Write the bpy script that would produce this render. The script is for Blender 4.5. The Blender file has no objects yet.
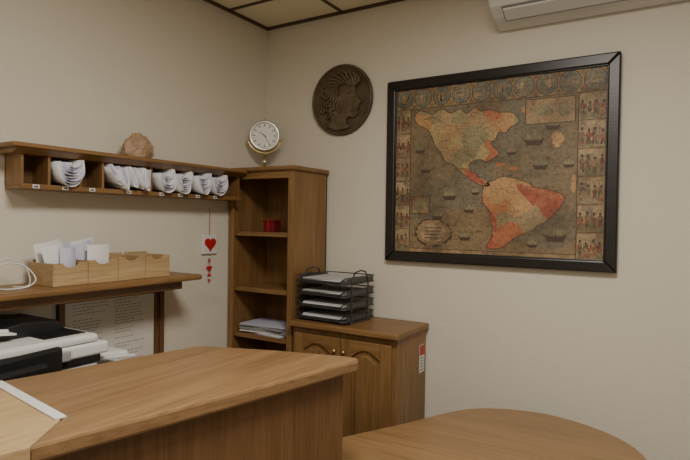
import bpy, bmesh, math, random
from mathutils import Vector, Matrix, noise
random.seed(4)
R=math.radians
SC=bpy.context.scene
COL=SC.collection

# ------------------------------------------------------------------ materials
def mat(name,col,rough=.5,metal=0,bump=None,var=None,spec=None):
    m=bpy.data.materials.new(name); m.use_nodes=True
    nt=m.node_tree; b=nt.nodes['Principled BSDF']
    b.inputs['Base Color'].default_value=(*col,1); b.inputs['Roughness'].default_value=rough
    b.inputs['Metallic'].default_value=metal
    if spec is not None: b.inputs['Specular IOR Level'].default_value=spec
    tc=nt.nodes.new('ShaderNodeTexCoord')
    if var:
        n=nt.nodes.new('ShaderNodeTexNoise'); n.inputs['Scale'].default_value=var[0]; n.inputs['Detail'].default_value=6
        nt.links.new(tc.outputs['Object'],n.inputs['Vector'])
        r=nt.nodes.new('ShaderNodeValToRGB')
        r.color_ramp.elements[0].position=.3; r.color_ramp.elements[1].position=.7
        r.color_ramp.elements[0].color=(*col,1); r.color_ramp.elements[1].color=(*var[1],1)
        nt.links.new(n.outputs['Fac'],r.inputs['Fac']); nt.links.new(r.outputs['Color'],b.inputs['Base Color'])
    if bump:
        n2=nt.nodes.new('ShaderNodeTexNoise'); n2.inputs['Scale'].default_value=bump[0]; n2.inputs['Detail'].default_value=3
        nt.links.new(tc.outputs['Object'],n2.inputs['Vector'])
        bp=nt.nodes.new('ShaderNodeBump'); bp.inputs['Strength'].default_value=bump[1]; bp.inputs['Distance'].default_value=bump[2]
        nt.links.new(n2.outputs['Fac'],bp.inputs['Height']); nt.links.new(bp.outputs['Normal'],b.inputs['Normal'])
    return m
def patchmat(name,cols,scale,grain=40,rough=.6,k=1.45):
    """aged printed paper: irregular hand-tinted patches with grime"""
    cols=[tuple(min(1,c*k) for c in q) for q in cols]
    m=bpy.data.materials.new(name); m.use_nodes=True
    nt=m.node_tree; b=nt.nodes['Principled BSDF']; b.inputs['Roughness'].default_value=rough
    L=nt.links.new; N=nt.nodes.new
    tc=N('ShaderNodeTexCoord')
    nz=N('ShaderNodeTexNoise'); nz.inputs['Scale'].default_value=scale*1.5; nz.inputs['Detail'].default_value=4
    L(tc.outputs['Object'],nz.inputs['Vector'])
    mxv=N('ShaderNodeMixRGB'); mxv.inputs['Fac'].default_value=.06
    L(tc.outputs['Object'],mxv.inputs['Color1']); L(nz.outputs['Color'],mxv.inputs['Color2'])
    v=N('ShaderNodeTexVoronoi'); v.inputs['Scale'].default_value=scale; L(mxv.outputs['Color'],v.inputs['Vector'])
    sp=N('ShaderNodeSeparateColor'); L(v.outputs['Color'],sp.inputs['Color'])
    r=N('ShaderNodeValToRGB'); r.color_ramp.interpolation='CONSTANT'; e=r.color_ramp.elements
    n=len(cols)
    e[0].position=0; e[0].color=(*cols[0],1); e[1].position=1/n; e[1].color=(*cols[1],1)
    for i in range(2,n):
        q=e.new(i/n); q.color=(*cols[i],1)
    L(sp.outputs[0],r.inputs['Fac'])
    n2=N('ShaderNodeTexNoise'); n2.inputs['Scale'].default_value=grain; n2.inputs['Detail'].default_value=8; n2.inputs['Roughness'].default_value=.7
    L(tc.outputs['Object'],n2.inputs['Vector'])
    r2=N('ShaderNodeValToRGB'); r2.color_ramp.elements[0].position=.36; r2.color_ramp.elements[1].position=.56
    r2.color_ramp.elements[0].color=(.62,.57,.50,1); r2.color_ramp.elements[1].color=(1,1,1,1)
    L(n2.outputs['Fac'],r2.inputs['Fac'])
    n3=N('ShaderNodeTexNoise'); n3.inputs['Scale'].default_value=5; n3.inputs['Detail'].default_value=5
    L(tc.outputs['Object'],n3.inputs['Vector'])
    r3=N('ShaderNodeValToRGB'); r3.color_ramp.elements[0].position=.36; r3.color_ramp.elements[1].position=.60
    r3.color_ramp.elements[0].color=(.62,.60,.56,1); r3.color_ramp.elements[1].color=(1,1,1,1)
    L(n3.outputs['Fac'],r3.inputs['Fac'])
    a=N('ShaderNodeMixRGB'); a.blend_type='MULTIPLY'; a.inputs['Fac'].default_value=1
    L(r.outputs['Color'],a.inputs['Color1']); L(r2.outputs['Color'],a.inputs['Color2'])
    c=N('ShaderNodeMixRGB'); c.blend_type='MULTIPLY'; c.inputs['Fac'].default_value=1
    L(a.outputs['Color'],c.inputs['Color1']); L(r3.outputs['Color'],c.inputs['Color2'])
    L(c.outputs['Color'],b.inputs['Base Color'])
    return m
def wood(name,dark,light,axis='Z',scale=1.0,rough=.42):
    m=bpy.data.materials.new(name); m.use_nodes=True
    nt=m.node_tree; b=nt.nodes['Principled BSDF']; b.inputs['Roughness'].default_value=rough
    tc=nt.nodes.new('ShaderNodeTexCoord'); mp=nt.nodes.new('ShaderNodeMapping')
    s={'X':(1.2,14,14),'Y':(14,1.2,14),'Z':(14,14,1.2)}[axis]
    mp.inputs['Scale'].default_value=[v*scale for v in s]
    nt.links.new(tc.outputs['Object'],mp.inputs['Vector'])
    n=nt.nodes.new('ShaderNodeTexNoise'); n.inputs['Scale'].default_value=1.3; n.inputs['Detail'].default_value=7; n.inputs['Distortion'].default_value=1.1
    nt.links.new(mp.outputs['Vector'],n.inputs['Vector'])
    r=nt.nodes.new('ShaderNodeValToRGB'); e=r.color_ramp.elements
    e[0].position=.26; e[0].color=(*dark,1); e[1].position=.70; e[1].color=(*light,1)
    nt.links.new(n.outputs['Fac'],r.inputs['Fac'])
    mp2=nt.nodes.new('ShaderNodeMapping'); mp2.inputs['Scale'].default_value=[v*scale*7 if v>5 else v*scale*3 for v in s]
    nt.links.new(tc.outputs['Object'],mp2.inputs['Vector'])
    n2=nt.nodes.new('ShaderNodeTexNoise'); n2.inputs['Scale'].default_value=1.5; n2.inputs['Detail'].default_value=3
    nt.links.new(mp2.outputs['Vector'],n2.inputs['Vector'])
    r2=nt.nodes.new('ShaderNodeValToRGB'); r2.color_ramp.elements[0].position=.35; r2.color_ramp.elements[1].position=.55
    r2.color_ramp.elements[0].color=(.80,.78,.76,1)
    nt.links.new(n2.outputs['Fac'],r2.inputs['Fac'])
    mx=nt.nodes.new('ShaderNodeMixRGB'); mx.blend_type='MULTIPLY'; mx.inputs['Fac'].default_value=1
    nt.links.new(r.outputs['Color'],mx.inputs['Color1']); nt.links.new(r2.outputs['Color'],mx.inputs['Color2'])
    nt.links.new(mx.outputs['Color'],b.inputs['Base Color'])
    bp=nt.nodes.new('ShaderNodeBump'); bp.inputs['Strength'].default_value=.12; bp.inputs['Distance'].default_value=.002
    nt.links.new(n2.outputs['Fac'],bp.inputs['Height']); nt.links.new(bp.outputs['Normal'],b.inputs['Normal'])
    return m
OD=(.20,.105,.037); OL=(.32,.178,.068)
W={a:wood('oak_'+a,OD,OL,a) for a in 'XYZ'}
WT=wood('oak_counter_top',(.225,.128,.058),(.305,.182,.086),'Y',.8,.36)
WTD=wood('oak_desk_top',(.25,.142,.060),(.33,.195,.088),'X',.7,.33)
WP={a:wood('dark_oak_'+a,(.125,.064,.027),(.185,.098,.042),a) for a in 'XYZ'}
WL=wood('pale_pine',(.42,.28,.135),(.54,.38,.20),'Y',1.2,.6)
WF=wood('black_frame_wood',(.010,.008,.008),(.020,.016,.014),'X',1,.35)
M_wall=mat('wall_plaster',(.735,.685,.585),.85,bump=(60,.3,.004))
M_ceil=mat('ceiling_tile',(.88,.82,.62),.9,bump=(160,.4,.003))
M_bar=mat('ceiling_bar',(.07,.045,.025),.5)
M_floor=mat('floor_carpet',(.16,.13,.11),.95,var=(40,(.22,.18,.15)))
M_white=mat('white_plastic',(.78,.78,.76),.35)
M_lgrey=mat('light_grey_plastic',(.52,.52,.52),.4)
M_grey=mat('grey_plastic',(.35,.35,.36),.4)
M_black=mat('black_plastic',(.012,.012,.014),.35)
M_paper=mat('paper',(.82,.82,.84),.8)
M_paper2=mat('paper_lavender',(.60,.59,.74),.8)
M_paper3=mat('paper_used',(.50,.50,.50),.8)
M_ink=mat('ink',(.10,.10,.12),.8)
M_brass=mat('brass',(.75,.55,.25),.3,1)
M_chrome=mat('silver',(.75,.75,.72),.28,1)
M_wire=mat('gunmetal_wire',(.10,.10,.105),.35,.7)
M_tray=mat('tray_grey',(.06,.06,.065),.4)
M_red=mat('red_paint',(.50,.02,.025),.4)
M_dred=mat('dark_red_card',(.18,.008,.015),.55)
M_bronze=mat('bronze',(.085,.058,.035),.5,.2,bump=(70,.6,.004),var=(16,(.15,.108,.066)))
M_emit=mat('lamp_diffuser',(.9,.9,.88),.5)
M_rock=mat('sandstone',(.30,.15,.07),.9,bump=(45,.9,.01),var=(18,(.52,.40,.29)))
M_tag=mat('tag_card',(.75,.74,.70),.6)

# ------------------------------------------------------------------ helpers
class G:
    def __init__(s,name,loc=(0,0,0),rot=0,local=False):
        s.e=bpy.data.objects.new(name,None); COL.objects.link(s.e)
        s.e.location=loc; s.e.rotation_euler=(0,0,rot); s.e.empty_display_size=.05
        s.off=Vector((0,0,0)) if local else Vector(loc)
def finish(g,name,bm,m,bevel=0,smooth=False,mods=None):
    bmesh.ops.recalc_face_normals(bm,faces=bm.faces)
    me=bpy.data.meshes.new(name); bm.to_mesh(me); bm.free()
    if g is not None:
        for v in me.vertices: v.co-=g.off
    o=bpy.data.objects.new(name,me); COL.objects.link(o)
    me.materials.append(m)
    if g is not None: o.parent=g.e
    if smooth:
        for p in me.polygons: p.use_smooth=True
    if bevel:
        b=o.modifiers.new('b','BEVEL'); b.width=bevel; b.segments=2; b.limit_method='ANGLE'; b.angle_limit=R(40)
    return o
def box(g,name,x,y,z,m,bevel=.002,M=None):
    bm=bmesh.new(); vs=[bm.verts.new((a,b,c)) for a in x for b in y for c in z]
    for f in ((0,1,3,2),(4,6,7,5),(0,4,5,1),(2,3,7,6),(0,2,6,4),(1,5,7,3)): bm.faces.new([vs[i] for i in f])
    if M: bmesh.ops.transform(bm,matrix=M,verts=bm.verts)
    return finish(g,name,bm,m,bevel)
def boxes(g,name,lst,m,bevel=0):
    bm=bmesh.new()
    for x,y,z in lst:
        vs=[bm.verts.new((a,b,c)) for a in x for b in y for c in z]
        for f in ((0,1,3,2),(4,6,7,5),(0,4,5,1),(2,3,7,6),(0,2,6,4),(1,5,7,3)): bm.faces.new([vs[i] for i in f])
    return finish(g,name,bm,m,bevel)
def prism(g,name,pts,a,b,m,axis='Z',bevel=0,smooth=False,M=None):
    bm=bmesh.new()
    def P(p,t):
        return {'Z':(p[0],p[1],t),'Y':(p[0],t,p[1]),'X':(t,p[0],p[1])}[axis]
    lo=[bm.verts.new(P(p,a)) for p in pts]; hi=[bm.verts.new(P(p,b)) for p in pts]
    n=len(pts); bm.faces.new(lo); bm.faces.new(hi)
    for i in range(n): bm.faces.new((lo[i],lo[(i+1)%n],hi[(i+1)%n],hi[i]))
    if M: bmesh.ops.transform(bm,matrix=M,verts=bm.verts)
    return finish(g,name,bm,m,bevel,smooth)
def cyl(g,name,p0,p1,r,m,r2=None,seg=24,bevel=0):
    p0=Vector(p0);p1=Vector(p1); d=p1-p0
    bm=bmesh.new(); bmesh.ops.create_cone(bm,cap_ends=True,segments=seg,radius1=r,radius2=r if r2 is None else r2,depth=d.length)
    q=d.to_track_quat('Z','Y').to_matrix().to_4x4(); q.translation=(p0+p1)/2
    bmesh.ops.transform(bm,matrix=q,verts=bm.verts)
    o=finish(g,name,bm,m,bevel)
    for p in o.data.polygons: p.use_smooth=len(p.vertices)==4
    return o
def ball(g,name,c,r,m,s=(1,1,1),seg=20):
    bm=bmesh.new(); bmesh.ops.create_uvsphere(bm,u_segments=seg,v_segments=seg//2,radius=r)
    for v in bm.verts: v.co=Vector((v.co.x*s[0]+c[0],v.co.y*s[1]+c[1],v.co.z*s[2]+c[2]))
    return finish(g,name,bm,m,0,True)
def tubes(g,name,lines,r,m,cyclic=False):
    cu=bpy.data.curves.new(name,'CURVE'); cu.dimensions='3D'; cu.bevel_depth=r; cu.bevel_resolution=2
    for pts in lines:
        sp=cu.splines.new('POLY'); sp.points.add(len(pts)-1)
        for i,p in enumerate(pts):
            q=Vector(p)-(g.off if g else Vector()); sp.points[i].co=(*q,1)
        sp.use_cyclic_u=cyclic; sp.use_smooth=True
    o=bpy.data.objects.new(name,cu); COL.objects.link(o); cu.materials.append(m)
    if g: o.parent=g.e
    return o
def crom(pts,n=8,closed=False):
    out=[];L=len(pts)
    rng=range(L) if closed else range(L-1)
    for i in rng:
        if closed: p=[Vector(pts[(i+k)%L]) for k in (-1,0,1,2)]
        else: p=[Vector(pts[max(0,min(L-1,i+k))]) for k in (-1,0,1,2)]
        for j in range(n):
            t=j/n
            out.append(.5*((2*p[1])+(-p[0]+p[2])*t+(2*p[0]-5*p[1]+4*p[2]-p[3])*t*t+(-p[0]+3*p[1]-3*p[2]+p[3])*t**3))
    if not closed: out.append(Vector(pts[-1]))
    return out
def torus(g,name,c,Rr,r,m,axis='Y',seg=48,rs=10,M=None):
    bm=bmesh.new(); rings=[]
    for i in range(seg):
        a=2*math.pi*i/seg; ring=[]
        for j in range(rs):
            b=2*math.pi*j/rs; q=Rr+r*math.cos(b); h=r*math.sin(b)
            p={'Y':(q*math.cos(a),h,q*math.sin(a)),'Z':(q*math.cos(a),q*math.sin(a),h)}[axis]
            ring.append(bm.verts.new((p[0]+c[0],p[1]+c[1],p[2]+c[2])))
        rings.append(ring)
    for i in range(seg):
        for j in range(rs):
            bm.faces.new((rings[i][j],rings[(i+1)%seg][j],rings[(i+1)%seg][(j+1)%rs],rings[i][(j+1)%rs]))
    if M: bmesh.ops.transform(bm,matrix=M,verts=bm.verts)
    return finish(g,name,bm,m,0,True)

# ------------------------------------------------------------------ room
XR,YF,H=4.2,-4.4,2.60
box(None,'wall_left',(-.12,0),(YF-.12,.12),(0,H+.1),M_wall,0)
box(None,'wall_back',(0,XR+.12),(0,.12),(0,H+.1),M_wall,0)
box(None,'wall_right',(XR,XR+.12),(YF-.12,0),(0,H+.1),M_wall,0)
box(None,'wall_front',(0,XR),(YF-.12,YF),(0,H+.1),M_wall,0)
box(None,'floor',(-.12,XR+.12),(YF-.12,.12),(-.1,0),M_floor,0)
box(None,'ceiling',(0,XR),(YF,0),(H,H+.1),M_ceil,0)
bars=[]
for i in range(7):
    x=.51+.6*i; bars.append(((x-.010,x+.010),(YF,0),(H-.004,H)))
for i in range(7):
    y=-.32-.6*i; bars.append(((0,XR),(y-.010,y+.010),(H-.0045,H)))
boxes(None,'trim_1',bars,M_bar)
boxes(None,'trim_2',[((0,.018),(YF,0),(H-.012,H)),((0,XR),(-.018,0),(H-.012,H))],M_bar)
boxes(None,'baseboard_back',[((0,XR),(-.012,0),(0,.09))],WP['X'])
boxes(None,'baseboard_left',[((0,.012),(YF,-.012),(0,.09))],WP['Y'])

# ------------------------------------------------------------------ bookcase
BZ=1.768
g=G('bookcase',(.215,-.15,0))
x0,x1,y0,y1=.014,.436,-.30,-.014
boxes(g,'sides',[((x0,x0+.02),(y0,y1),(0,BZ-.02)),((x1-.02,x1),(y0,y1),(0,BZ-.02))],W['Z'],.001)
box(g,'back',(x0,x1),(y1-.008,y1),(.05,BZ-.02),W['Z'],0)
boxes(g,'shelves',[((x0+.02,x1-.02),(y0+.005,y1-.01),(z-.022,z)) for z in (1.437,1.147,.905,.62,.34,.10)],W['X'],.001)
boxes(g,'face_frame',[((x0,x0+.032),(y0-.012,y0),(0,BZ-.02)),((x1-.032,x1),(y0-.012,y0),(0,BZ-.02))],W['Z'],.002)
boxes(g,'rails',[((x0+.032,x1-.032),(y0-.012,y0),(BZ-.06,BZ-.02)),((x0+.032,x1-.032),(y0-.012,y0),(0,.10))],W['X'],.002)
box(g,'crown',(x0,x1+.016),(y0-.028,y1),(BZ-.022,BZ),W['X'],.006)
g=G('gift_box',(.19,-.17,1.438))
box(g,'carton',(.155,.225),(-.20,-.14),(1.438,1.488),M_dred,.002)
box(g,'lid',(.152,.228),(-.203,-.137),(1.488,1.498),M_dred,.002)
box(g,'ribbon',(.187,.193),(-.2045,-.1355),(1.4385,1.4995),M_red,.0)
g=G('magazine_stack',(.22,-.2,.906))
zz=.906
for i in range(9):
    t=random.uniform(.003,.007); a=R(random.uniform(-9,9))
    Mx=Matrix.Translation((.215,-.185,0))@Matrix.Rotation(a,4,'Z')
    box(g,'sheet_%d'%i,(-.145,.145),(-.095,.09),(zz,zz+t),random.choice([M_paper,M_paper,M_grey,M_paper2,M_white]),0,M=Mx); zz+=t+.0008

# ------------------------------------------------------------------ pigeonhole shelf
g=G('pigeonhole_shelf',(.06,-.87,1.6))
ya,yb=-1.43,-.331; D=.112
box(g,'top_board',(.002,D+.046),(ya-.05,yb),(1.735,1.751),W['Y'],.005)
prism(g,'crown_moulding',[(.002,1.718),(D,1.718),(D+.008,1.722),(D+.02,1.727),(D+.034,1.7345),(.002,1.7345)],ya-.03,yb,W['Y'],axis='Y',bevel=.001)
box(g,'bottom_board',(.002,D),(ya,yb),(1.596,1.609),W['Y'],.003)
box(g,'back_board',(.002,.008),(ya,yb),(1.609,1.718),WP['Y'],0)
ds=[ya,-1.335,-1.215,-1.12,-.89,-.785,-.68,-.575,-.455,yb-.014]
boxes(g,'dividers',[((.008,D-.004),(d,d+.010),(1.609,1.718)) for d in ds],W['Z'],.001)
box(g,'front_lip',(D-.008,D+.004),(ya,yb),(1.596,1.614),W['Y'],.002)
cs=[(ds[i]+ds[i+1])/2 for i in range(len(ds)-1)]
boxes(g,'label_tags',[((D+.004,D+.006),(c-.012,c+.012),(1.599,1.612)) for c in cs[:-1]],M_tag)
boxes(g,'tag_marks',[((D+.006,D+.0065),(c-.007,c+.007),(1.602,1.608)) for c in cs[:-1]],M_ink)
# folded letters: loose sheets bent into a U, lavender ones paint in their shading
g=G('folded_letters',(.08,-.87,1.62))
def ubend(yc,w,h,xa,xb,tilt,m,n,ztop,skew=0,lift=0):
    bm=bmesh.new(); prof=[]
    for i in range(17):
        a=math.pi*i/16; y=-w/2*math.cos(a)
        prof.append((y*(1+.08*math.sin(a))+skew*math.sin(a)*w,-h*math.sin(a)**.75+(lift if i==16 else 0)*1.0))
    c,s=math.cos(tilt),math.sin(tilt); rows=[]
    for x,k,dz in ((xa,.8,0),((xa+xb)/2,.92,.0),(xb,1.0,-.003)):
        rows.append([bm.verts.new((x+(.006*math.sin(i*.5+n) if x==xb else 0),yc+(p[0]*c-p[1]*s)*k,ztop+dz+(p[0]*s+p[1]*c)*k)) for i,p in enumerate(prof)])
    for r_ in (0,1):
        for i in range(len(prof)-1): bm.faces.new((rows[r_][i],rows[r_][i+1],rows[r_+1][i+1],rows[r_+1][i]))
    o=finish(g,'letter_%d'%n,bm,m,0,True)
    sd=o.modifiers.new('s','SOLIDIFY'); sd.thickness=.0012
k=0
for yc,w,t in ((-1.270,.098,.12),(-.832,.086,.26),(-.727,.086,.16),(-.622,.086,.20),(-.510,.094,.14)):
    hh=.092
    for j,f in enumerate((1,.95,.89,.82,.74,.64,.50,.36)):
        ubend(yc+random.uniform(-.002,.002)+.003*j,w*f,hh*(1-.115*j),.02,.146+random.uniform(-.012,.006)-.002*j,t+random.uniform(-.06,.06),M_paper2 if j in (2,5) else M_paper,k,1.706+random.uniform(-.002,.002),random.uniform(-.04,.04),.004); k+=1
for yc,t in ((-1.085,.62),(-1.058,.50),(-1.035,.30),(-1.005,.46),(-.980,.22),(-.955,.38),(-.930,.10),(-.905,-.04)):
    w=random.uniform(.020,.034)
    ubend(yc-.018,w,random.uniform(.082,.092),.02,.150+random.uniform(-.016,.008),t,M_paper,k,1.704+random.uniform(-.004,.004)); k+=1
    ubend(yc-.018,w*.55,.074,.02,.140,t+.06,M_paper2,k,1.703); k+=1

# rock
g=G('sandstone_rock',(.085,-.935,1.752))
bm=bmesh.new(); bmesh.ops.create_icosphere(bm,subdivisions=5,radius=1)
for v in bm.verts:
    n=v.co.normalized(); d=1+.24*noise.noise(n*1.4+Vector((3,1,0)))+.16*abs(noise.noise(n*3.0+Vector((1,5,2))))+.07*noise.noise(n*8)+.035*noise.noise(n*22)
    x,y,z=n*d; z=max(z,-.55)
    v.co=Vector((x*.042+.085,y*.064-.935+.012*z,1.752+(z+.55)*.059*(1-.28*y)))
finish(g,'stone',bm,M_rock,0,False)

# ------------------------------------------------------------------ desk clock
g=G('desk_clock',(.115,-.15,BZ+.001),R(38),True)
cyl(g,'base',(0,0,0),(0,0,.010),.038,M_brass,seg=32,bevel=.003)
cyl(g,'base_step',(0,0,.010),(0,0,.020),.026,M_brass,.018)
cyl(g,'stem',(0,0,.02),(0,0,.075),.006,M_brass)
ball(g,'stem_knob',(0,0,.045),.014,M_chrome)
tubes(g,'cradle',[[(.092*math.sin(R(a)),0,.185-.092*math.cos(R(a))) for a in range(-75,76,6)]],.004,M_brass)
for i,s in enumerate((-1,1)): ball(g,'side_knob_%d'%i,(s*.089,0,.162),.009,M_brass)
cyl(g,'case',(0,.018,.185),(0,-.014,.185),.080,M_chrome,seg=48,bevel=.004)
torus(g,'bezel',(0,-.016,.185),.075,.008,M_chrome)
M_face=mat('clock_face',(.88,.87,.83),.5)
cyl(g,'dial',(0,-.014,.185),(0,-.017,.185),.069,M_face,seg=48)
bm=bmesh.new()
for i in range(60):
    a=2*math.pi*i/60; big=i%5==0
    r0,r1,w=(.050,.063,.0024) if big else (.061,.064,.0008)
    d=Vector((math.sin(a),0,math.cos(a))); p=Vector((math.cos(a),0,-math.sin(a)))
    c=Vector((0,-.0176,.185))
    bm.faces.new([bm.verts.new(c+d*r+p*s) for r,s in ((r0,-w),(r1,-w),(r1,w),(r0,w))])
for a,l,w in ((R(-58),.036,.0022),(R(150),.052,.0016)):
    d=Vector((math.sin(a),0,math.cos(a))); p=Vector((math.cos(a),0,-math.sin(a))); c=Vector((0,-.0182,.185))
    bm.faces.new([bm.verts.new(c+d*r+p*s) for r,s in ((-.01,-w),(l,-w*.5),(l,w*.5),(-.01,w))])
finish(g,'numerals_and_hands',bm,M_ink)
ball(g,'finial',(0,0,.272),.009,M_brass)

# ------------------------------------------------------------------ bronze plaque
pc=(.52,2.135); pr=.186
g=G('bronze_relief_plaque',(pc[0],-.004,pc[1]))
cyl(g,'disc',(pc[0],-.003,pc[1]),(pc[0],-.018,pc[1]),pr,M_bronze,seg=72,bevel=.004)
torus(g,'rim',(pc[0],-.018,pc[1]),pr-.009,.007,M_bronze,seg=72)
M_bronze2=mat('bronze_relief',(.10,.070,.042),.45,.22,bump=(60,.5,.004),var=(20,(.19,.14,.086)))
S=.172
prof=[(-.10,.62),(-.38,.50),(-.50,.30),(-.52,.12),(-.66,-.08),(-.72,-.16),(-.62,-.22),(-.63,-.30),(-.57,-.36),(-.60,-.44),(-.50,-.58),(-.34,-.56),(-.22,-.60),(-.20,-.76),(-.35,-.86),(.10,-.93),(.42,-.80),(.34,-.60),(.42,-.30),(.50,-.05),(.52,.25),(.40,.50),(.15,.64)]
MIR=-1
def PX(x): return pc[0]+MIR*x*S
pp=[(PX(p.x)+.005,pc[1]+p.y*S) for p in crom([(a,b) for a,b in prof],4,True)]
prism(g,'head_relief',pp,-.017,-.034,M_bronze2,'Y',.010)
# wavy hair locks sweeping back from the brow
locks=[]
for i in range(15):
    a=R(150-14*i); b0=Vector((-.22+.28*math.cos(a),.22+.20*math.sin(a)))
    pts=[]
    for t in range(9):
        s_=t/8; rr=.0+.50*s_
        x=b0.x+rr*math.cos(a-.7*s_)+.035*math.sin(s_*9+i); z=b0.y+rr*math.sin(a-.7*s_)*.9+.03*math.cos(s_*8+i)
        q=Vector((x,z)); 
        if q.length>.88: q=q*(.88/q.length)
        pts.append((PX(q.x),-.034,pc[1]+q.y*S))
    locks.append(pts)
tubes(g,'hair_locks',locks,.0085,M_bronze2)
for i in range(16):
    a=random.uniform(-1.1,.6); rr=random.uniform(.45,.78)
    torus(g,'curl_%d'%i,(PX(rr*math.cos(a)*.9),-.031,pc[1]+rr*math.sin(a)*S),.011,.0055,M_bronze2,seg=12,rs=6)
ball(g,'eye',(PX(-.40),-.034,pc[1]+.05*S),.010,M_bronze2,(1,.4,.6))
tubes(g,'brow',[[(PX(x),-.035,pc[1]+S*z) for x,z in ((-.48,.14),(-.38,.20),(-.26,.16))]],.004,M_bronze2)
tubes(g,'cheek',[[(PX(x),-.034,pc[1]+S*z) for x,z in ((-.50,-.12),(-.40,-.22),(-.38,-.36),(-.46,-.40))]],.004,M_bronze2)
tubes(g,'inscription',[[(pc[0]+S*.94*math.cos(R(a+d)),-.019,pc[1]+S*.94*math.sin(R(a+d))) for d in (0,2)] for a in list(range(100,200,6))+list(range(-40,80,6))],.004,M_bronze2)

# ------------------------------------------------------------------ framed map
mx0,mx1,mz0,mz1=.797,1.835,1.307,2.190
g=G('framed_antique_map',((mx0+mx1)/2,-.004,(mz0+mz1)/2))
fw=.046
def frame(nm,a,fw,yf,yb,m,bv):
    x0,x1,z0,z1=a
    prism(g,nm+'_top',[(x0,z1),(x1,z1),(x1-fw,z1-fw),(x0+fw,z1-fw)],yf,yb,m,'Y',bv)
    prism(g,nm+'_bottom',[(x0,z0),(x1,z0),(x1-fw,z0+fw),(x0+fw,z0+fw)],yf,yb,m,'Y',bv)
    prism(g,nm+'_left',[(x0,z0),(x0,z1),(x0+fw,z1-fw),(x0+fw,z0+fw)],yf,yb,m,'Y',bv)
    prism(g,nm+'_right',[(x1,z0),(x1,z1),(x1-fw,z1-fw),(x1-fw,z0+fw)],yf,yb,m,'Y',bv)
frame('frame',(mx0,mx1,mz0,mz1),fw,-.034,-.004,WF,.006)
frame('inner_lip',(mx0+fw-.006,mx1-fw+.006,mz0+fw-.006,mz1-fw+.006),.010,-.027,-.012,M_black,.002)
M_sea=patchmat('map_parchment',[(.165,.125,.076),(.185,.138,.08),(.155,.13,.088),(.20,.142,.078)],5,60)
M_bord=patchmat('map_border',[(.24,.16,.085),(.29,.20,.105),(.21,.14,.08)],14,80)
M_line=mat('map_ink',(.070,.045,.028),.6)
M_blue=patchmat('map_teal',[(.13,.14,.115),(.18,.165,.12),(.21,.18,.125)],30,90)
M_north=patchmat('map_north_land',[(.36,.22,.10),(.38,.28,.14),(.25,.21,.115),(.38,.145,.07),(.34,.23,.12),(.38,.22,.10)],13,70)
M_south=patchmat('map_south_land',[(.38,.14,.065),(.33,.09,.055),(.40,.24,.11),(.40,.17,.075),(.28,.21,.12)],9,70)
M_rd=patchmat('map_red',[(.32,.085,.05),(.35,.13,.065),(.29,.08,.05)],16,70)
M_gr=patchmat('map_green',[(.17,.155,.09),(.23,.19,.11)],16,70)
M_yl=patchmat('map_vignette',[(.30,.22,.125),(.25,.175,.10),(.34,.25,.145),(.22,.17,.115)],28,90)
M_cost=patchmat('map_costume',[(.12,.06,.04),(.24,.07,.045),(.16,.13,.07),(.08,.055,.04),(.30,.19,.10)],60,90)
M_faint=mat('map_faint_ink',(.15,.105,.062),.7)
ix0,ix1,iz0,iz1=mx0+fw,mx1-fw,mz0+fw,mz1-fw
IW,IH=ix1-ix0,iz1-iz0
box(g,'map_sheet',(ix0-.002,ix1+.002),(-.018,-.006),(iz0-.002,iz1+.002),M_sea,0)
def P(u,v): return (ix0+u*IW,iz1-v*IH)
def flat(nm,polys,m,lay):
    bm=bmesh.new(); y=-.018-.0004*lay
    for pl in polys:
        vs=[bm.verts.new((P(u,v)[0],y,P(u,v)[1])) for u,v in pl]; f=bm.faces.new(vs)
    o=finish(g,nm,bm,m)
    return o
def rect(a,b,c,d): return [(a,b),(c,b),(c,d),(a,d)]
def ell(u,v,a,b,n=20,ph=0): return [(u+a*math.cos(2*math.pi*i/n+ph),v+b*math.sin(2*math.pi*i/n+ph)) for i in range(n)]
def rough(pts,amp=.008,n=5):
    out=crom(pts,n,True); return [(p.x+random.uniform(-amp,amp),p.y+random.uniform(-amp,amp)) for p in out]
def stroke(pts,w=.001):
    out=[]
    for a,b in zip(pts[:-1],pts[1:]):
        a=Vector(a);b=Vector(b); d=b-a
        if d.length<1e-6: continue
        p=Vector((-d.y,d.x)).normalized()*w
        out.append([tuple(a+p),tuple(b+p),tuple(b-p),tuple(a-p)])
    return out
flat('map_borders',[rect(0,0,1,.125),rect(0,.125,.085,1),rect(.885,.125,1,1),rect(.085,.975,.885,1)],M_bord,1)
lines=[]
for a in (.085,.885): lines.append(rect(a-.0018,.125,a+.0018,1))
lines+= [rect(0,.123,1,.127),rect(.085,.973,.885,.976)]
for i in range(1,6):
    lines.append(rect(0,.125+.146*i-.0015,.085,.125+.146*i+.0015)); lines.append(rect(.885,.125+.146*i-.0015,1,.125+.146*i+.0015))
for i in range(11):
    for sv in (.018,.108):
        u=.1*i
        if 0<u<1: lines+=stroke([(u+.012*math.cos(t*.8)*(1-t/12),sv+.012*math.sin(t*.8)*(1-t/12)) for t in range(11)],.0012)
flat('map_rules',lines,M_line,2)
flat('map_roundel_rims',[ell(.05+.1*i,.062,.047,.058,28) for i in range(10)],M_line,3)
flat('map_roundels',[ell(.05+.1*i,.062,.044,.055,28) for i in range(10)],M_blue,4)
flat('map_roundel_lands',[rough(ell(.05+.1*i+random.uniform(-.012,.012),.062+random.uniform(-.015,.015),random.uniform(.014,.026),random.uniform(.015,.03),7),.008,3) for i in range(10)],M_yl,5)
gl=[]
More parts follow.
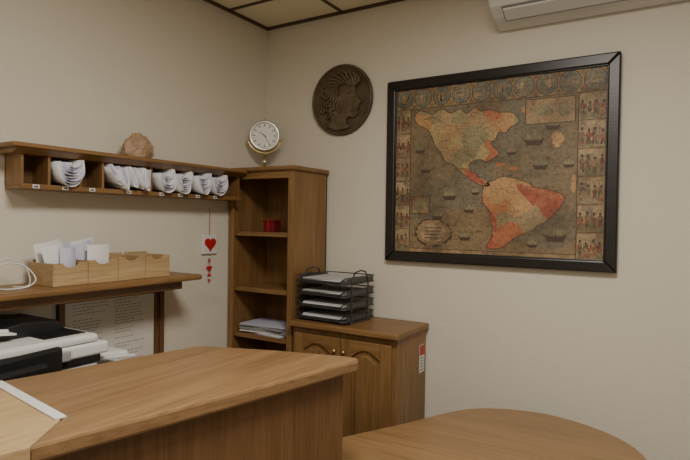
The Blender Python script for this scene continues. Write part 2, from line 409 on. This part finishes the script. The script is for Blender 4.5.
for i in range(10):
    for q in (-.5,0,.5):
        gl+=stroke([(.05+.1*i+.044*q*math.cos(R(a)),.062+.055*math.sin(R(a))) for a in range(-90,91,20)],.0005)
        gl+=stroke([(.05+.1*i-.044*math.cos(q),.062+.055*q),(.05+.1*i+.044*math.cos(q),.062+.055*q)],.0005)
flat('map_roundel_grids',gl,M_line,5.5)
figs=[];heads=[];bg=[];hills=[]
for c0,c1 in ((.0,.085),(.885,1.0)):
    for i in range(6):
        va=.125+.146*i; bg.append(rect(c0+.006,va+.008,c1-.006,va+.138))
        hills.append([(c0+.006,va+.138),(c0+.006,va+.09)]+[(c0+.006+(c1-c0-.012)*t/6,va+.09+random.uniform(-.02,.02)) for t in range(1,6)]+[(c1-.006,va+.085),(c1-.006,va+.138)])
        nf=4 if c0>.5 else 3
        for k2 in range(nf):
            u=c0+.004+(c1-c0-.008)*((k2+.5+random.uniform(-.12,.12))/nf); v=va+.085+random.uniform(-.01,.01); s=random.uniform(.8,1.05); w=random.uniform(.7,1.2)
            body=[(u-.011*w,v+.045*s),(u-.007*w,v+.01),(u-.013*w,v-.005),(u-.008*w,v-.026*s),(u,v-.030*s),(u+.008*w,v-.026*s),(u+.014*w,v-.002),(u+.007*w,v+.01),(u+.010*w,v+.045*s),(u+.003,v+.047*s),(u,v+.02),(u-.003,v+.047*s)]
            figs.append(body); heads.append(ell(u,v-.038*s,.0055,.009,8))
            if random.random()<.5: heads+=stroke([(u+.014,v+.045),(u+.018,v-.05)],.0008)
flat('map_panel_grounds',bg,M_yl,2)
flat('map_panel_hills',hills,M_gr,2.4)
flat('map_panel_figures',figs,M_cost,3)
flat('map_panel_heads',heads,M_line,3.2)
NA=[(.106,.17),(.13,.14),(.16,.145),(.20,.165),(.25,.14),(.30,.17),(.348,.15),(.38,.18),(.42,.15),(.45,.175),(.49,.17),(.54,.19),(.60,.20),(.63,.25),(.59,.28),(.565,.31),(.54,.30),(.52,.34),(.50,.36),(.52,.39),(.54,.42),(.51,.45),(.478,.465),(.45,.45),(.42,.455),(.395,.48),(.405,.52),(.43,.53),(.445,.55),(.47,.56),(.50,.60),(.46,.60),(.40,.56),(.37,.53),(.348,.51),(.31,.47),(.275,.45),(.25,.40),(.22,.36),(.20,.30),(.17,.25),(.12,.22)]
SA=[(.478,.59),(.52,.57),(.565,.552),(.63,.57),(.686,.597),(.70,.615),(.75,.625),(.82,.653),(.835,.68),(.82,.72),(.79,.76),(.763,.80),(.72,.825),(.70,.85),(.66,.87),(.613,.90),(.58,.935),(.55,.955),(.51,.96),(.49,.945),(.51,.90),(.517,.85),(.505,.80),(.50,.745),(.475,.71),(.462,.665),(.468,.62)]
def coast(pts,cx,cy):
    out=[]
    pl=[tuple(p) for p in crom(pts,4,True)]
    for j in range(0,len(pl)):
        a=Vector(pl[j]); b=Vector(pl[(j+1)%len(pl)])
        out+=stroke([a,b],.0016)
        n=(a-Vector((cx,cy)))
        if n.length>0 and j%2==0:
            n.normalize(); out+=stroke([a,a+n*.010],.0008)
    return out
flat('map_north_america',[rough(NA,.004,4)],M_north,1)
flat('map_south_america',[rough(SA,.004,4)],M_south,1)
flat('map_coastlines',coast(NA,.36,.33)+coast(SA,.63,.74),M_line,2)
flat('map_central_red',[rough([(.36,.49),(.41,.52),(.46,.565),(.49,.595),(.45,.59),(.39,.55)],.004,4),rough([(.62,.60),(.69,.61),(.80,.66),(.81,.70),(.74,.72),(.68,.70)],.006,4),rough([(.50,.75),(.53,.78),(.54,.85),(.52,.86)],.004,3)],M_rd,1.5)
flat('map_islands',[rough(ell(.55,.485,.025,.012,7),.004,3),rough(ell(.61,.51,.02,.010,7),.004,3),rough(ell(.68,.19,.04,.025,7),.006,3),rough(ell(.80,.36,.025,.04,7),.008,3),rough(ell(.87,.60,.010,.05,7),.003,3)],M_south,2)
ra=[]
for a in range(0,360,15):
    for cu_,cv in ((.20,.62),(.76,.46),(.33,.83)):
        d=Vector((math.cos(R(a)),math.sin(R(a)))); ra+=stroke([Vector((cu_,cv)),Vector((cu_,cv))+d*.10],.0005)
for i in range(1,10): ra.append(rect(.085,.125+.085*i,.885,.1262+.085*i))
for i in range(1,9): ra.append(rect(.085+.089*i,.125,.0862+.089*i,.975))
txt=[]
for i in range(150):
    u=random.uniform(.11,.84); v=random.uniform(.15,.94); L=random.uniform(.012,.05); a=random.uniform(-.25,.25)
    x=0
    while x<L:
        w=random.uniform(.003,.006); txt+=stroke([(u+x*math.cos(a),v+x*math.sin(a)),(u+(x+w)*math.cos(a),v+(x+w)*math.sin(a))],random.uniform(.001,.0018)); x+=w+.003
flat('map_lettering',txt,M_line,2.2)
riv=[]
for (u,v,n_) in ((.55,.62,14),(.60,.68,12),(.66,.66,10),(.42,.22,12),(.30,.24,12),(.36,.32,12),(.58,.78,12),(.45,.3,10)):
    p=Vector((u,v)); a=random.uniform(0,6.28); pts=[p.copy()]
    for _ in range(n_):
        a+=random.uniform(-.6,.6); p=p+Vector((math.cos(a),math.sin(a)))*.009; pts.append(p.copy())
    riv+=stroke(pts,.0009)
flat('map_rivers',riv,M_line,2.1)
flat('map_rhumb_lines',ra,M_faint,.6)
sh=[];sl=[]
for u,v,s in ((.17,.50,1),(.30,.66,1.2),(.24,.78,.9),(.40,.74,.9),(.38,.90,1),(.70,.36,1.5),(.78,.29,1.1),(.73,.50,1.1),(.80,.88,1.6),(.70,.93,.8),(.60,.42,.8),(.85,.50,.8),(.14,.38,.9),(.43,.64,.7)):
    s*=.030
    sh.append([(u-s*1.1,v-s*.2),(u-s*.6,v),(u+s*.6,v),(u+s,v-s*.3),(u+s*.7,v+s*.6),(u-s*.7,v+s*.6)])
    sh.append(rect(u-s*.05,v-s*1.5,u+s*.05,v))
    for du,hh in ((-.55,.9),(0,1.3),(.55,.9)): sl.append([(u+du*s-s*.25,v-s*.15),(u+du*s+s*.22,v-s*.15),(u+du*s+s*.3,v-s*hh*.5),(u+du*s+s*.15,v-s*hh),(u+du*s-s*.2,v-s*hh)])
flat('map_ship_hulls',sh,M_line,2.5)
flat('map_ship_sails',sl,M_gr,2.6)
flat('map_cartouche_rim',[rough(ell(.215,.875,.098,.085,14),.009,3)],M_line,2.7)
flat('map_cartouche_border',[rough(ell(.215,.875,.090,.076,14),.005,3)],M_bord,2.8)
flat('map_cartouche',[ell(.215,.875,.072,.058,24)],M_yl,3)
flat('map_cartouche_text',[rect(.170,.845+.02*i,.260,.850+.02*i) for i in range(4)],M_line,4)
ins=[(.66,.14,.87,.27),(.10,.66,.19,.76)]
flat('map_inset_rims',[rect(a-.004,b-.004,c+.004,d+.004) for a,b,c,d in ins],M_line,2.75)
flat('map_insets',[rect(*q) for q in ins],M_bord,2.8)
flat('map_inset_lands',[rough(ell(.74,.20,.05,.03,8),.008,3),rough(ell(.83,.21,.025,.04,8),.006,3),rough(ell(.145,.71,.03,.03,8),.005,3)],M_gr,3)

# ------------------------------------------------------------------ air conditioner
g=G('air_conditioner',(1.75,-.1,2.45))
ax0,ax1=1.345,2.16
pf=[(-.003,2.352),(-.06,2.356),(-.12,2.372),(-.175,2.402),(-.20,2.435),(-.205,2.50),(-.198,2.575),(-.18,2.586),(-.003,2.586)]
prism(g,'body',pf,ax0,ax1,M_white,'X',.008)
prism(g,'front_panel',[(-.198,2.425),(-.212,2.44),(-.214,2.50),(-.207,2.58),(-.198,2.58)],ax0+.012,ax1-.012,M_white,'X',.003)
prism(g,'louvre_slot',[(-.10,2.362),(-.172,2.3985),(-.174,2.4005),(-.10,2.360)],ax0+.05,ax1-.05,M_grey,'X')
prism(g,'louvre_flap',[(-.108,2.360),(-.165,2.386),(-.168,2.393),(-.108,2.366)],ax0+.055,ax1-.055,M_white,'X',.002)
box(g,'logo_plate',(ax0+.30,ax0+.39),(-.2155,-.212),(2.452,2.466),M_grey,0)

# ------------------------------------------------------------------ low two-door cabinet
g=G('storage_cabinet',(.74,-.17,0))
cx0,cx1,cy0,cy1,cz=.458,1.018,-.325,-.014,1.018
box(g,'carcass',(cx0,cx1),(cy0,cy1),(.07,cz-.025),W['Z'],.002)
box(g,'plinth',(cx0+.01,cx1-.01),(cy0+.04,cy1),(0,.07),WP['X'],0)
box(g,'top',(cx0-.002,cx1+.016),(cy0-.036,cy1),(cz-.026,cz),W['X'],.006)
mid=(cx0+cx1)/2
for i,(a,b) in enumerate(((cx0+.022,mid-.003),(mid+.003,cx1-.022))):
    z0,z1=.10,cz-.055; w=.055
    prism(g,'door_%d_stile_l'%i,[(a,z0),(a+w,z0),(a+w,z1),(a,z1)],cy0-.018,cy0,W['Z'],'Y',.003)
    prism(g,'door_%d_stile_r'%i,[(b-w,z0),(b,z0),(b,z1),(b-w,z1)],cy0-.018,cy0,W['Z'],'Y',.003)
    prism(g,'door_%d_rail_b'%i,[(a+w,z0),(b-w,z0),(b-w,z0+w),(a+w,z0+w)],cy0-.018,cy0,W['X'],'Y',.003)
    n=12; arc=[(a+w+(b-a-2*w)*t/n, z1-.075+.035*math.sin(math.pi*t/n)) for t in range(n+1)]
    prism(g,'door_%d_rail_t'%i,[(a+w,z1)]+arc+[(b-w,z1)],cy0-.018,cy0,W['X'],'Y',.002)
    box(g,'door_%d_panel'%i,(a+w,b-w),(cy0-.007,cy0),(z0+w,z1-.04),W['Z'],0)
    arc2=[(a+w+.018+(b-a-2*w-.036)*t/n, z1-.095+.032*math.sin(math.pi*t/n)) for t in range(n+1)]
    prism(g,'door_%d_raised'%i,[(a+w+.018,z0+w+.018)]+arc2+[(b-w-.018,z0+w+.018)],cy0-.016,cy0-.005,W['Z'],'Y',.007)
    kx=b-.022 if i==0 else a+.022
    cyl(g,'knob_%d_neck'%i,(kx,cy0-.018,.905),(kx,cy0-.030,.905),.005,W['Z'])
    ball(g,'knob_%d'%i,(kx,cy0-.034,.905),.010,M_brass,(1,.7,1))
box(g,'inventory_label',(cx1,cx1+.001),(-.088,-.032),(.79,.92),M_white,0)
box(g,'inventory_label_band',(cx1+.001,cx1+.0015),(-.087,-.033),(.870,.918),M_red,0)
boxes(g,'inventory_label_text',[((cx1+.001,cx1+.0015),(-.080,-.042),(.80+.014*i,.804+.014*i)) for i in range(5)],M_ink)

# ------------------------------------------------------------------ letter tray
g=G('letter_tray',(.612,-.19,cz+.001),R(-3),True)
w2,d2=.143,.125
wl=[];
for t in range(4):
    z=.012+.058*t
    wl.append([(-w2,-d2,z),(w2,-d2,z),(w2,d2,z),(-w2,d2,z),(-w2,-d2,z)])
    wl.append([(-w2,-d2,z+.030),(-w2,d2,z+.030),(w2,d2,z+.030),(w2,-d2,z+.030)])
    wl.append([(-w2,-d2,z+.030),(-w2+.03,-d2-.004,z+.008),(w2-.03,-d2-.004,z+.008),(w2,-d2,z+.030)])
    for k2 in range(9):
        x=-w2+2*w2*(k2+.5)/9; wl.append([(x,-d2,z),(x,d2,z)])
tubes(g,'tier_wires',wl,.0028,M_wire)
post=[]
for sx in (-w2,w2):
    for sy in (-.07,.07):
        post.append([(sx,sy,0),(sx,sy,.20)])
    post.append([(sx,-.07,.20),(sx,-.045,.238),(sx,0,.246),(sx,.045,.238),(sx,.07,.20)])
tubes(g,'side_posts',post,.0036,M_wire)
tubes(g,'feet',[[(sx,-.09,.003),(sx,.09,.003)] for sx in (-w2,w2)],.004,M_wire)
for t in range(4):
    z=.0155+.058*t
    box(g,'tray_base_%d'%t,(-w2+.003,w2-.003),(-d2+.003,d2-.003),(z,z+.002),M_tray,0)
    boxes(g,'tray_walls_%d'%t,[((-w2+.002,-w2+.005),(-d2+.02,d2-.003),(z,z+.022)),((w2-.005,w2-.002),(-d2+.02,d2-.003),(z,z+.022)),((-w2+.02,w2-.02),(-d2-.002,-d2+.001),(z-.003,z+.009))],M_tray)
    for q in range(3):
        Mx=Matrix.Rotation(R(random.uniform(-4,4)),4,'Z')
        box(g,'papers_%d_%d'%(t,q),(-.115,.115),(-.120+.01*random.random(),.11),(z+.003+.005*q,z+.007+.005*q),[M_paper3,M_paper,M_paper3][q],0,M=Mx)

# ------------------------------------------------------------------ heart hanging
g=G('hanging_heart_ornament',(.01,-.447,1.37))
def X(p,d=.012): return (d,p[0],p[1])
cyl(g,'nail',(0.001,-.447,1.548),(.014,-.447,1.548),.003,M_chrome)
tubes(g,'cord',[[X((-.447,1.548)),X((-.447,1.42))],[X((-.447,1.322)),X((-.447,1.19))]],.0012,M_red)
box(g,'tile',(.004,.014),(-.497,-.397),(1.322,1.420),M_white,.003)
hp=[]
for i in range(40):
    t=2*math.pi*i/40; hp.append((-.447+.0023*16*math.sin(t)**3,1.374+.0023*(13*math.cos(t)-5*math.cos(2*t)-2*math.cos(3*t)-math.cos(4*t))))
prism(g,'heart',hp,.013,.021,M_red,'X',.003)
hp2=[(-.447+(a+.447)*.4,1.250+(b-1.374)*.4) for a,b in hp]
prism(g,'small_heart',hp2,.006,.016,M_red,'X',.002)
for i,z in enumerate((1.305,1.288,1.215,1.20,1.188)): ball(g,'bead_%d'%i,(.012,-.447,z),.006 if i!=2 else .009,[M_white,M_red,M_red,M_white,M_red][i])

# ------------------------------------------------------------------ wall counter shelf
SZ=1.255
g=G('counter_shelf',(.12,-1.3,SZ-.05))
box(g,'board',(.003,.25),(-1.95,-.72),(SZ-.024,SZ),W['Y'],.008)
box(g,'apron',(.19,.21),(-1.94,-.80),(SZ-.060,SZ-.024),WP['Y'],.002)
box(g,'cleat',(.003,.023),(-1.94,-.75),(SZ-.070,SZ-.024),WP['Y'],.002)
for i,y in enumerate((-1.85,)):
    prism(g,'bracket_%d'%i,[(.003,SZ-.024),(.185,SZ-.024),(.185,SZ-.06),(.03,SZ-.22),(.003,SZ-.22)],y,y+.02,WP['Z'],'Y',.002)
g=G('framed_notice_board',(.02,-.95,1.02))
na,nb,nz0,nz1=-1.24,-.74,.84,1.180
box(g,'backing',(.003,.012),(na,nb),(nz0,nz1),WP['Z'],0)
boxes(g,'frame',[((.003,.026),(nb-.022,nb),(nz0,nz1)),((.003,.026),(na,na+.022),(nz0,nz1)),((.003,.025),(na+.022,nb-.022),(nz0,nz0+.022)),((.003,.025),(na+.022,nb-.022),(nz1-.016,nz1))],WP['Z'],.002)
M_card=mat('notice_card',(.72,.70,.66),.7)
box(g,'notice_sheet',(.012,.0135),(na+.03,nb-.050),(nz0+.028,nz1-.02),M_card,0)
tl=[]
for c in (0,1):
    for i in range(22):
        if random.random()<.15: continue
        y=na+.06+c*.19; z=nz0+.045+i*.0125; e=y+random.uniform(.06,.15)
        while y<e:
            w=random.uniform(.006,.02); tl.append(((.0135,.0138),(y,y+w),(z,z+.0035))); y+=w+.005
boxes(g,'text_lines',tl,mat('notice_print',(.32,.31,.30),.8))
g=G('under_shelf_light',(.1,-.95,SZ-.04))
box(g,'housing',(.10,.135),(-1.25,-.84),(SZ-.046,SZ-.025),M_white,.003)
box(g,'diffuser',(.104,.131),(-1.24,-.85),(SZ-.054,SZ-.0465),M_emit,.003)

# ------------------------------------------------------------------ wooden desk organizer
g=G('wooden_desk_organizer',(.13,-1.12,SZ+.001))
z0=SZ+.001
seg=[(-1.37,-1.24,.080),(-1.238,-1.115,.085),(-1.113,-.99,.090),(-.988,-.865,.090)]
for i,(a,b,h) in enumerate(seg):
    t=.007
    boxes(g,'bin_%d_walls'%i,[((.06,.205),(a,a+t),(z0,z0+h)),((.06,.205),(b-t,b),(z0,z0+h)),((.06,.06+t),(a+t,b-t),(z0,z0+h+.01)),((.06,.205),(a+t,b-t),(z0,z0+t))],WL,.001)
    m_=(a+b)/2
    fr=[(a+t,z0+t),(b-t,z0+t),(b-t,z0+h)]+[(m_+.03*math.cos(R(q)),z0+h-.016*math.sin(R(q))) for q in range(0,181,20)]+[(a+t,z0+h)]
    prism(g,'bin_%d_front'%i,fr,.198,.205,WL,'X',.001)
g=G('loose_papers',(.12,-1.28,SZ+.01))
def sheet(nm,x,y,w,h,lean,roll,m,bend=.012):
    Mx=Matrix.Translation((x,y,SZ+.014))@Matrix.Rotation(lean,4,'Y')@Matrix.Rotation(roll,4,'X')
    bm=bmesh.new(); cols=[]
    for a in range(9):
        t=a/8-.5; col=[]
        for c in range(5):
            s=c/4; col.append(bm.verts.new(Mx@Vector((bend*math.cos(t*3.1)*s-bend*s*s*1.5,w*t,h*s+.012*t*s))))
        cols.append(col)
    for a in range(8):
        for c in range(4): bm.faces.new((cols[a][c],cols[a+1][c],cols[a+1][c+1],cols[a][c+1]))
    finish(g,nm,bm,m,0,True)
sheet('sheet_0',.09,-1.31,.095,.140,R(4),R(6),M_paper)
sheet('sheet_1',.115,-1.30,.085,.136,R(-3),R(-8),M_paper2)
sheet('sheet_2',.14,-1.312,.080,.132,R(3),R(7),M_paper,.02)
sheet('sheet_2b',.165,-1.30,.060,.120,R(3),R(-9),M_paper2,.02)
sheet('sheet_3',.09,-1.178,.10,.145,R(3),R(5),M_paper)
sheet('sheet_4',.13,-1.182,.09,.138,R(-2),R(8),M_paper2,.02)
sheet('sheet_5',.16,-1.175,.09,.128,R(4),R(-5),M_paper)

g=G('wifi_router',(.14,-1.62,SZ+.001))
box(g,'case',(.10,.19),(-1.68,-1.545),(SZ+.003,SZ+.035),M_white,.008)
box(g,'upper_case',(.105,.175),(-1.67,-1.56),(SZ+.035,SZ+.075),M_white,.008)
boxes(g,'feet',[((.11,.12),(-1.66,-1.65),(SZ+.0005,SZ+.003)),((.165,.175),(-1.57,-1.56),(SZ+.0005,SZ+.003))],M_grey)
boxes(g,'ports',[((.1905,.1915),(-1.66+.028*i,-1.64+.028*i),(SZ+.012,SZ+.026)) for i in range(4)],M_black)
tubes(g,'cable',[crom([(.15,-1.56,SZ+.05),(.14,-1.50,SZ+.085),(.13,-1.43,SZ+.075),(.15,-1.40,SZ+.03),(.17,-1.44,SZ+.006),(.18,-1.52,SZ+.006),(.195,-1.55,SZ+.02)],8),crom([(.12,-1.56,SZ+.06),(.11,-1.48,SZ+.10),(.10,-1.41,SZ+.07),(.11,-1.40,SZ+.006),(.14,-1.47,SZ+.006)],8)],.0025,M_white)

# ------------------------------------------------------------------ side desk, printer, monitor
g=G('side_desk',(.29,-1.25,0))
box(g,'top',(.006,.60),(-2.2,-.45),(.71,.74),W['Y'],.005)
boxes(g,'legs',[((.03,.54),(-2.18,-2.15),(0,.71)),((.03,.54),(-.50,-.47),(0,.71))],W['Z'],.002)
box(g,'modesty',(.02,.04),(-2.15,-.50),(.35,.71),W['Y'],0)
g=G('multifunction_printer',(.25,-1.5,.741))
ZP=.741
box(g,'paper_cassette',(.06,.42),(-1.76,-1.34),(ZP+.004,ZP+.11),M_lgrey,.008)
box(g,'body',(.05,.42),(-1.77,-1.34),(ZP+.11,1.030),M_lgrey,.012)
box(g,'dark_band',(.052,.424),(-1.768,-1.336),(1.026,1.050),M_black,.003)
box(g,'scanner_bed',(.05,.43),(-1.78,-1.31),(1.050,1.090),M_white,.008)
box(g,'scanner_lid',(.055,.42),(-1.77,-1.34),(1.092,1.118),M_white,.010)
box(g,'lid_inset',(.09,.38),(-1.50,-1.36),(1.117,1.121),M_black,.002)
prism(g,'document_feeder',[(-1.62,1.118),(-1.40,1.118),(-1.38,1.135),(-1.41,1.158),(-1.52,1.165),(-1.62,1.150)],.07,.30,M_black,'X',.004)
box(g,'feeder_tray',(.08,.34),(-.11,.11),(0,.006),M_white,.002,M=Matrix.Translation((0,-1.67,1.150))@Matrix.Rotation(R(-6),4,'X'))
box(g,'feeder_pages',(.10,.31),(-.10,.10),(.0065,.014),M_paper,.0,M=Matrix.Translation((0,-1.67,1.150))@Matrix.Rotation(R(-6),4,'X'))
Ma=Matrix.Translation((0,-1.25,1.012))@Matrix.Rotation(R(-7),4,'X')
box(g,'output_tray',(.12,.40),(-.11,.07),(0,.010),M_white,.003,M=Ma)
box(g,'output_pages',(.15,.37),(-.09,.055),(.0105,.020),M_paper,.0,M=Ma)
Mb=Matrix.Translation((0,-1.22,.955))@Matrix.Rotation(R(-9),4,'X')
box(g,'bypass_tray',(.10,.41),(-.13,.11),(0,.012),M_white,.004,M=Mb)
box(g,'bypass_pages',(.14,.36),(-.08,.095),(.0125,.018),M_paper,.0,M=Mb)
box(g,'control_panel',(.425,.445),(-1.70,-1.45),(1.052,1.084),M_grey,.004)
boxes(g,'feet',[((a,a+.03),(b,b+.03),(ZP,ZP+.004)) for a in (.08,.36) for b in (-1.72,-1.42)],M_black)
g=G('computer_monitor',(.545,-1.78,.741),R(8),True)
box(g,'panel',(-.012,.012),(-.26,.26),(.085,.380),M_black,.010)
box(g,'back_shell',(.010,.035),(-.20,.20),(.12,.35),M_black,.012)
box(g,'screen',(-.0135,-.012),(-.245,.245),(.10,.365),mat('screen_glass',(.02,.022,.026),.12),0)
box(g,'neck',(.012,.035),(-.03,.03),(.010,.22),M_black,.004)
box(g,'foot',(-.05,.045),(-.10,.10),(0,.012),M_black,.005)

# ------------------------------------------------------------------ reception counter
CZ=1.10
g=G('reception_counter',(.95,-1.6,0))
near=[(1.266,-1.095),(1.248,-1.18),(1.200,-1.43),(1.142,-1.70),(1.092,-1.927)]
far_end=[(1.255,-1.070),(1.21,-1.07),(1.0,-1.13),(.785,-1.21)]
top_main=near+[(1.011,-1.823),(.652,-1.765),(.757,-1.24)]+far_end[::-1]
prism(g,'top_main',top_main,CZ-.035,CZ,WT,'Z',.007)
top_wing=[(1.0105,-1.8235),(1.0915,-1.9275),(1.084,-1.975),(1.070,-2.30),(.60,-2.30),(.652,-1.7655)]
prism(g,'top_wing',top_wing,CZ-.035,CZ-.0005,WL,'Z',.002)
body=[(1.232,-1.112),(1.216,-1.19),(1.168,-1.435),(1.110,-1.70),(1.062,-1.93),(1.045,-2.28),(.64,-2.28),(.69,-1.76),(.79,-1.245),(1.0,-1.17),(1.20,-1.110)]
prism(g,'body',body,0,CZ-.036,WP['Z'],'Z',.004)
d=Vector((1.011-.655,-1.823+1.775)).normalized(); p=Vector((-d.y,d.x))*.011
a=Vector((.66,-1.772)); b=Vector((1.011,-1.823))
prism(g,'joint_strip',[tuple(a+p),tuple(b+p),tuple(b-p),tuple(a-p)],CZ+.0002,CZ+.003,M_white,'Z')

# ------------------------------------------------------------------ lower desk
g=G('rounded_desk',(1.5,-.9,0))
curve=crom([(1.06,-.84),(1.18,-.61),(1.30,-.36),(1.42,-.245),(1.60,-.195),(1.77,-.235),(1.90,-.325),(1.975,-.455),(1.99,-.62),(1.92,-.85),(1.78,-1.10)],8)
top=[tuple(v) for v in curve]+[(1.55,-1.45),(1.45,-1.9),(1.14,-1.9),(1.19,-1.62),(1.235,-1.38),(1.282,-1.10),(1.27,-1.045),(1.21,-1.04),(1.03,-.90)]
prism(g,'top',top,.715,.75,WTD,'Z',.008)
boxes(g,'pedestal',[((1.40,1.70),(-.75,-.45),(.03,.715)),],W['Z'],.004)
boxes(g,'pedestal_foot',[((1.36,1.74),(-.79,-.41),(0,.03))],WP['Z'],.004)
boxes(g,'end_panel',[((1.24,1.44),(-1.86,-1.84),(0,.715))],W['Z'],.002)

# ------------------------------------------------------------------ lights
def area(name,loc,size,power,col=(1,.945,.845),rot=(0,0,0)):
    l=bpy.data.lights.new(name,'AREA'); l.shape='RECTANGLE'; l.size=size[0]; l.size_y=size[1]; l.energy=power; l.color=col
    o=bpy.data.objects.new(name,l); COL.objects.link(o); o.location=loc; o.rotation_euler=rot; return o
g=G('ceiling_light',(1.7,-1.6,2.58))
box(g,'housing',(1.42,2.00),(-1.91,-1.33),(2.575,2.595),M_white,.003)
area('ceiling_light_lamp',(1.71,-1.62,2.57),(.55,.55),37)
g=G('ceiling_light',(2.0,-3.4,2.58))
box(g,'housing',(1.72,2.30),(-3.91,-3.33),(2.575,2.595),M_white,.003)
area('ceiling_light_lamp',(2.01,-3.62,2.57),(.55,.55),24)
w=bpy.data.worlds.new('world'); SC.world=w; w.use_nodes=True
w.node_tree.nodes['Background'].inputs[0].default_value=(.9,.93,1,1); w.node_tree.nodes['Background'].inputs[1].default_value=.3

# ------------------------------------------------------------------ camera
cam=bpy.data.cameras.new('camera'); cam.lens=28.43; cam.sensor_width=36; cam.clip_start=.02
co=bpy.data.objects.new('camera',cam); COL.objects.link(co); SC.camera=co
co.matrix_world=Matrix.Translation((2.048,-2.445,1.5))@Matrix.Rotation(R(31.6),4,'Z')@Matrix.Rotation(R(90-.95),4,'X')@Matrix.Rotation(R(.84),4,'Z')
